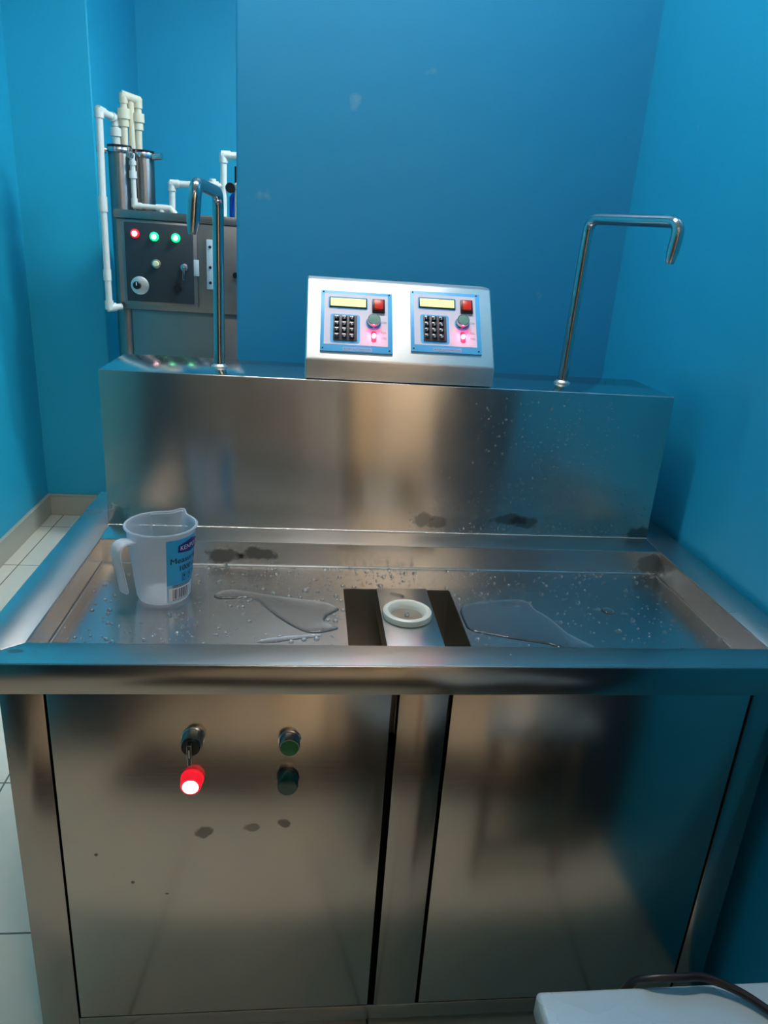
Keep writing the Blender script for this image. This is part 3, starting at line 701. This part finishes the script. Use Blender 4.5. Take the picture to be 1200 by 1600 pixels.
b = MB()
for _ in range(160):
    x = random.uniform(.09, 1.1)
    if .42 < x < .79: continue
    dome(b, V((x, random.uniform(.5, .67), ZS+.0001)), up_, ux, uy, random.choice((.0006, .0009, .0013)), .5)
tag(b.build('water_droplets', 'water', None, (.6, .6, ZS)), 'few water beads on top of the back box', 'droplets', None, 'stuff')

# ------------------------------------------------------------------ foreground table and cable
tz = .55
tb = empty('steel_table', (.87, -.62, 0), 'pale metal topped table corner beside the counter, nearest the camera', 'table')
MB().box(.7055, 1.035, -.98, -.288, tz-.035, tz, .006, 3).build('tabletop', 'table', tb)
for x in (.72, .99):
    for y in (-.96, -.335): MB().box(x, x+.03, y, y+.03, 0, tz-.036, .003).build('leg', 'steel_post', tb)
for y in (-.955, -.33): MB().box(.735, 1.005, y, y+.03, .12, .145, .002).build('stretcher', 'steel_post', tb)
cp_ = [(.80, -.268, .36), (.805, -.272, .47), (.820, -.280, .540), (.838, -.288, .5605), (.870, -.292, .5655), (.900, -.292, .5635), (.932, -.306, .560), (.957, -.328, .557), (.99, -.37, .5555), (1.01, -.45, .5555), (1.01, -.60, .5555), (.99, -.75, .5555)]
Q = []; P = [V(p) for p in cp_]
for i in range(len(P)-1):
    p0, p1, p2, p3 = P[max(i-1, 0)], P[i], P[i+1], P[min(i+2, len(P)-1)]
    for k in range(6):
        t = k/6; Q.append(.5*((2*p1)+(p2-p0)*t+(2*p0-5*p1+4*p2-p3)*t*t+(3*p1-p0-3*p2+p3)*t**3))
Q.append(P[-1])
tag(MB().tube(Q, .0048, 12).build('power_cable', 'rubber', None, (.9, -.3, tz)), 'black cable looping over the edge of the pale metal table', 'cable')

# ------------------------------------------------------------------ water purifier in the alcove
YM = 2.2
wp = empty('water_purifier', (-.05, 2.35, 0), 'steel water purifying cabinet with glowing red and green lamps in the alcove', 'water purifier')
MB().box(-.268, .42, YM+.022, YM+.42, .05, 1.03, .003).build('lower_cabinet', 'steel_far', wp)
for x in (-.24, .36):
    for y in (YM+.05, YM+.36): MB().lathe([(.016, 0), (.02, .004), (.012, .02), (.012, .055)], (x, y, 0), n=16).build('foot', 'black', wp)
MB().box(-.305, .42, YM, YM+.42, 1.026, 1.358, .004).box(-.312, .425, YM-.008, YM+.425, 1.358, 1.388, .003).build('upper_cabinet', 'steel_far', wp)
bx = MB().box(-.284, -.004, YM-.012, YM+.001, 1.045, 1.352, .003).build('control_box', 'steel_far', wp)
dd = MB().box(-.272, -.018, YM-.022, YM-.0115, 1.058, 1.346, .003).build('control_door', 'dark_door', wp)
def lampf(x, z, body, core, lab, es=1):
    o = MB().lathe([(.0165, 0), (.0165, .006), (.0140, .010), (.0095, .0115)], (x, YM-.0218, z), fy, 24, mi=0)
    o.lathe([(.0095, .0112), (.0088, .0135), (.003, .016)], (x, YM-.0218, z), fy, 24, mi=1)
    tag(o.build('indicator_lamp', [body, core], dd), lab)
lampf(-.2316, 1.3055, 'led_redbody', 'led_core', 'lit red lamp')
lampf(-.1607, 1.2990, 'led_green', 'led_greencore', 'lit green lamp')
lampf(-.0810, 1.2995, 'led_green', 'led_greencore', 'lit green lamp')
MB().lathe([(.017, 0), (.017, .003), (.013, .004)], (-.1574, YM-.0218, 1.2014), fy, 24, mi=0).lathe([(.0115, .004), (.0115, .014), (.009, .017)], (-.1574, YM-.0218, 1.2014), fy, 24, mi=1).build('push_button', ['chrome_sat', 'cream_btn'], dd)
o = MB().lathe([(.034, 0), (.034, .003), (.030, .005)], (-.222, YM-.0218, 1.118), fy, 28, mi=0).lathe([(.015, .004), (.0145, .016), (.012, .018)], (-.231, YM-.0218, 1.1186), fy, 24, mi=1)
o.box(-.2325, -.2305, YM-.0425, YM-.039, 1.118, 1.130, 0, mi=2); o.build('selector_switch', ['weld', 'black', 'lab_white'], dd)
MB().lathe([(.015, 0), (.0145, .012), (.012, .016)], (-.0778, YM-.0218, 1.1159), fy, 24, mi=0).build('selector_switch', 'black', dd)
MB().lathe([(.016, 0), (.014, .006), (.008, .008)], (-.052, YM-.0218, 1.1939), fy, 24, mi=0).box(-.056, -.048, YM-.05, YM-.028, 1.150, 1.197, .002, mi=1).build('key_lock', ['chrome_sat', 'black'], dd)
MB().box(-.018, .002, YM-.020, YM-.010, 1.165, 1.225, .002).build('hinge', 'bracket', bx)
MB().box(.030, .058, YM-.010, YM+.001, 1.118, 1.302, .003, mi=0).lathe([(.006, 0), (.005, .004)], (.044, YM-.0095, 1.275), fy, 14, mi=1).lathe([(.006, 0), (.005, .004)], (.044, YM-.0095, 1.200), fy, 14, mi=1).lathe([(.006, 0), (.005, .004)], (.044, YM-.0095, 1.143), fy, 14, mi=1).build('side_bracket', ['bracket', 'black'], wp)
MB().lathe([(.013, 0), (.012, .018), (.009, .02)], (.1424, YM+.001, 1.1773), fy, 20).build('cabinet_knob', 'black', wp)
# filter vessels behind the left edge
def vessel(cx, cy, r, top, stub):
    v = MB().lathe([(r*.6, .02), (r*.95, .04), (r, .08), (r, top-.012), (r*.96, top-.004)], (cx, cy, 0), n=36).build('filter_vessel', 'steel_far', wp)
    MB().lathe([(r*1.12, top-.014), (r*1.18, top-.006), (r*1.12, top+.002), (r*.8, top+.006)], (cx, cy, 0), n=36).build('clamp_ring', 'chrome_sat', v)
    MB().lathe([(r*1.05, top+.002), (r*1.05, top+.011), (r*.7, top+.013)], (cx, cy, 0), n=36).build('lid', 'black', v)
    MB().tube([(cx+stub[0]*r, cy-.02, top-.01), (cx+stub[0]*(r+.034), cy-.03, top-.006)], .012, 14).build('clamp_bolt', 'chrome_sat', v)
vessel(-.292, 2.268, .043, 1.600, (-1, 0))
vessel(-.212, 2.300, .038, 1.592, (1, 0))
def pipe(pts, r=.0125, mat='pvc', sockets=(), name='pipe', lab=None):
    b = MB(); P = [V(p) for p in pts]
    b.tube(P, r, 14, fil=r*.9, fseg=4)
    for i in range(1, len(P)-1):       # elbow fittings
        for q in (P[i-1], P[i+1]):
            d = (q-P[i]).normalized(); b.tube([P[i]-d*r*.6, P[i]+d*.026], r*1.28, 14)
    for s_, e_, k in sockets: b.tube([s_, e_], r*k, 14)
    return tag(b.build(name, mat, wp), lab)
Yp = 2.16
pipe([(-.300, 2.262, 1.610), (-.300, 2.262, 1.70), (-.3365, Yp+.02, 1.712), (-.338, Yp, 1.40), (-.337, Yp, 1.030), (-.298, Yp+.03, 1.034)], .0125, 'pvc',
     [((-.300, 2.262, 1.612), (-.300, 2.262, 1.640), 1.35), ((-.300, 2.262, 1.640), (-.300, 2.262, 1.668), 1.75), ((-.338, Yp, 1.13), (-.338, Yp, 1.17), 1.2)], lab='long white pipe down the left side')
pipe([(-.272, 2.262, 1.606), (-.268, 2.262, 1.778), (-.222, 2.285, 1.768), (-.225, 2.285, 1.600)], .0125, 'pvc_cream',
     [((-.2695, 2.262, 1.700), (-.2695, 2.262, 1.735), 1.8), ((-.270, 2.262, 1.675), (-.270, 2.262, 1.700), 1.4), ((-.2235, 2.285, 1.695), (-.2235, 2.285, 1.725), 1.8), ((-.2235, 2.285, 1.67), (-.2235, 2.285, 1.695), 1.4)], lab='cream looped pipe above the vessels')
pipe([(-.247, 2.275, 1.604), (-.245, 2.275, 1.768)], .0115, 'pvc_cream', lab='cream straight pipe above the vessels')
pipe([(-.241, 2.235, 1.585), (-.240, 2.235, 1.405), (-.108, 2.235, 1.403), (-.098, 2.235, 1.392)], .0095, 'pvc',
     [((-.241, 2.235, 1.50), (-.241, 2.235, 1.525), 1.5), ((-.241, 2.235, 1.545), (-.241, 2.235, 1.560), 1.4), ((-.14, 2.235, 1.388), (-.14, 2.235, 1.404), 1.3), ((-.16, 2.235, 1.4035), (-.12, 2.235, 1.403), 1.35)], lab='thin white pipe above the lamps')
MB().lathe([(.012, 0), (.014, .01), (.010, .03)], (-.241, 2.21, 1.575), fy, 14).box(-.245, -.237, 2.17, 2.19, 1.565, 1.60, .002).build('valve', 'chrome_sat', wp)
pipe([(-.1015, 2.24, 1.389), (-.0995, 2.24, 1.492), (.100, 2.24, 1.497)], .0115, 'pvc', [((.03, 2.24, 1.4955), (.075, 2.24, 1.4965), 1.4), ((.052, 2.24, 1.497), (.052, 2.24, 1.520), 1.1)], lab='low white pipe running to the right')
pipe([(.092, 2.24, 1.389), (.0935, 2.24, 1.604), (.215, 2.24, 1.608)], .0125, 'pvc', lab='tall white pipe beside the blue pump')
MB().lathe([(.030, 0), (.030, .075), (.026, .083), (.02, .09)], (.135, 2.33, 1.3885), n=28).build('pump_body', 'blue_plastic', wp)
MB().lathe([(.017, 0), (.017, .10), (.020, .103), (.020, .118), (.012, .125)], (.150, 2.25, 1.3885), n=24).build('filter_cup', 'pvc_cream', wp)
MB().box(.128, .16, 2.30, 2.34, 1.50, 1.575, .003).lathe([(.018, 0), (.018, .03)], (.118, 2.26, 1.493), fy, 18).box(.105, .15, 2.25, 2.29, 1.478, 1.508, .004).build('valve_handle', 'black', wp)
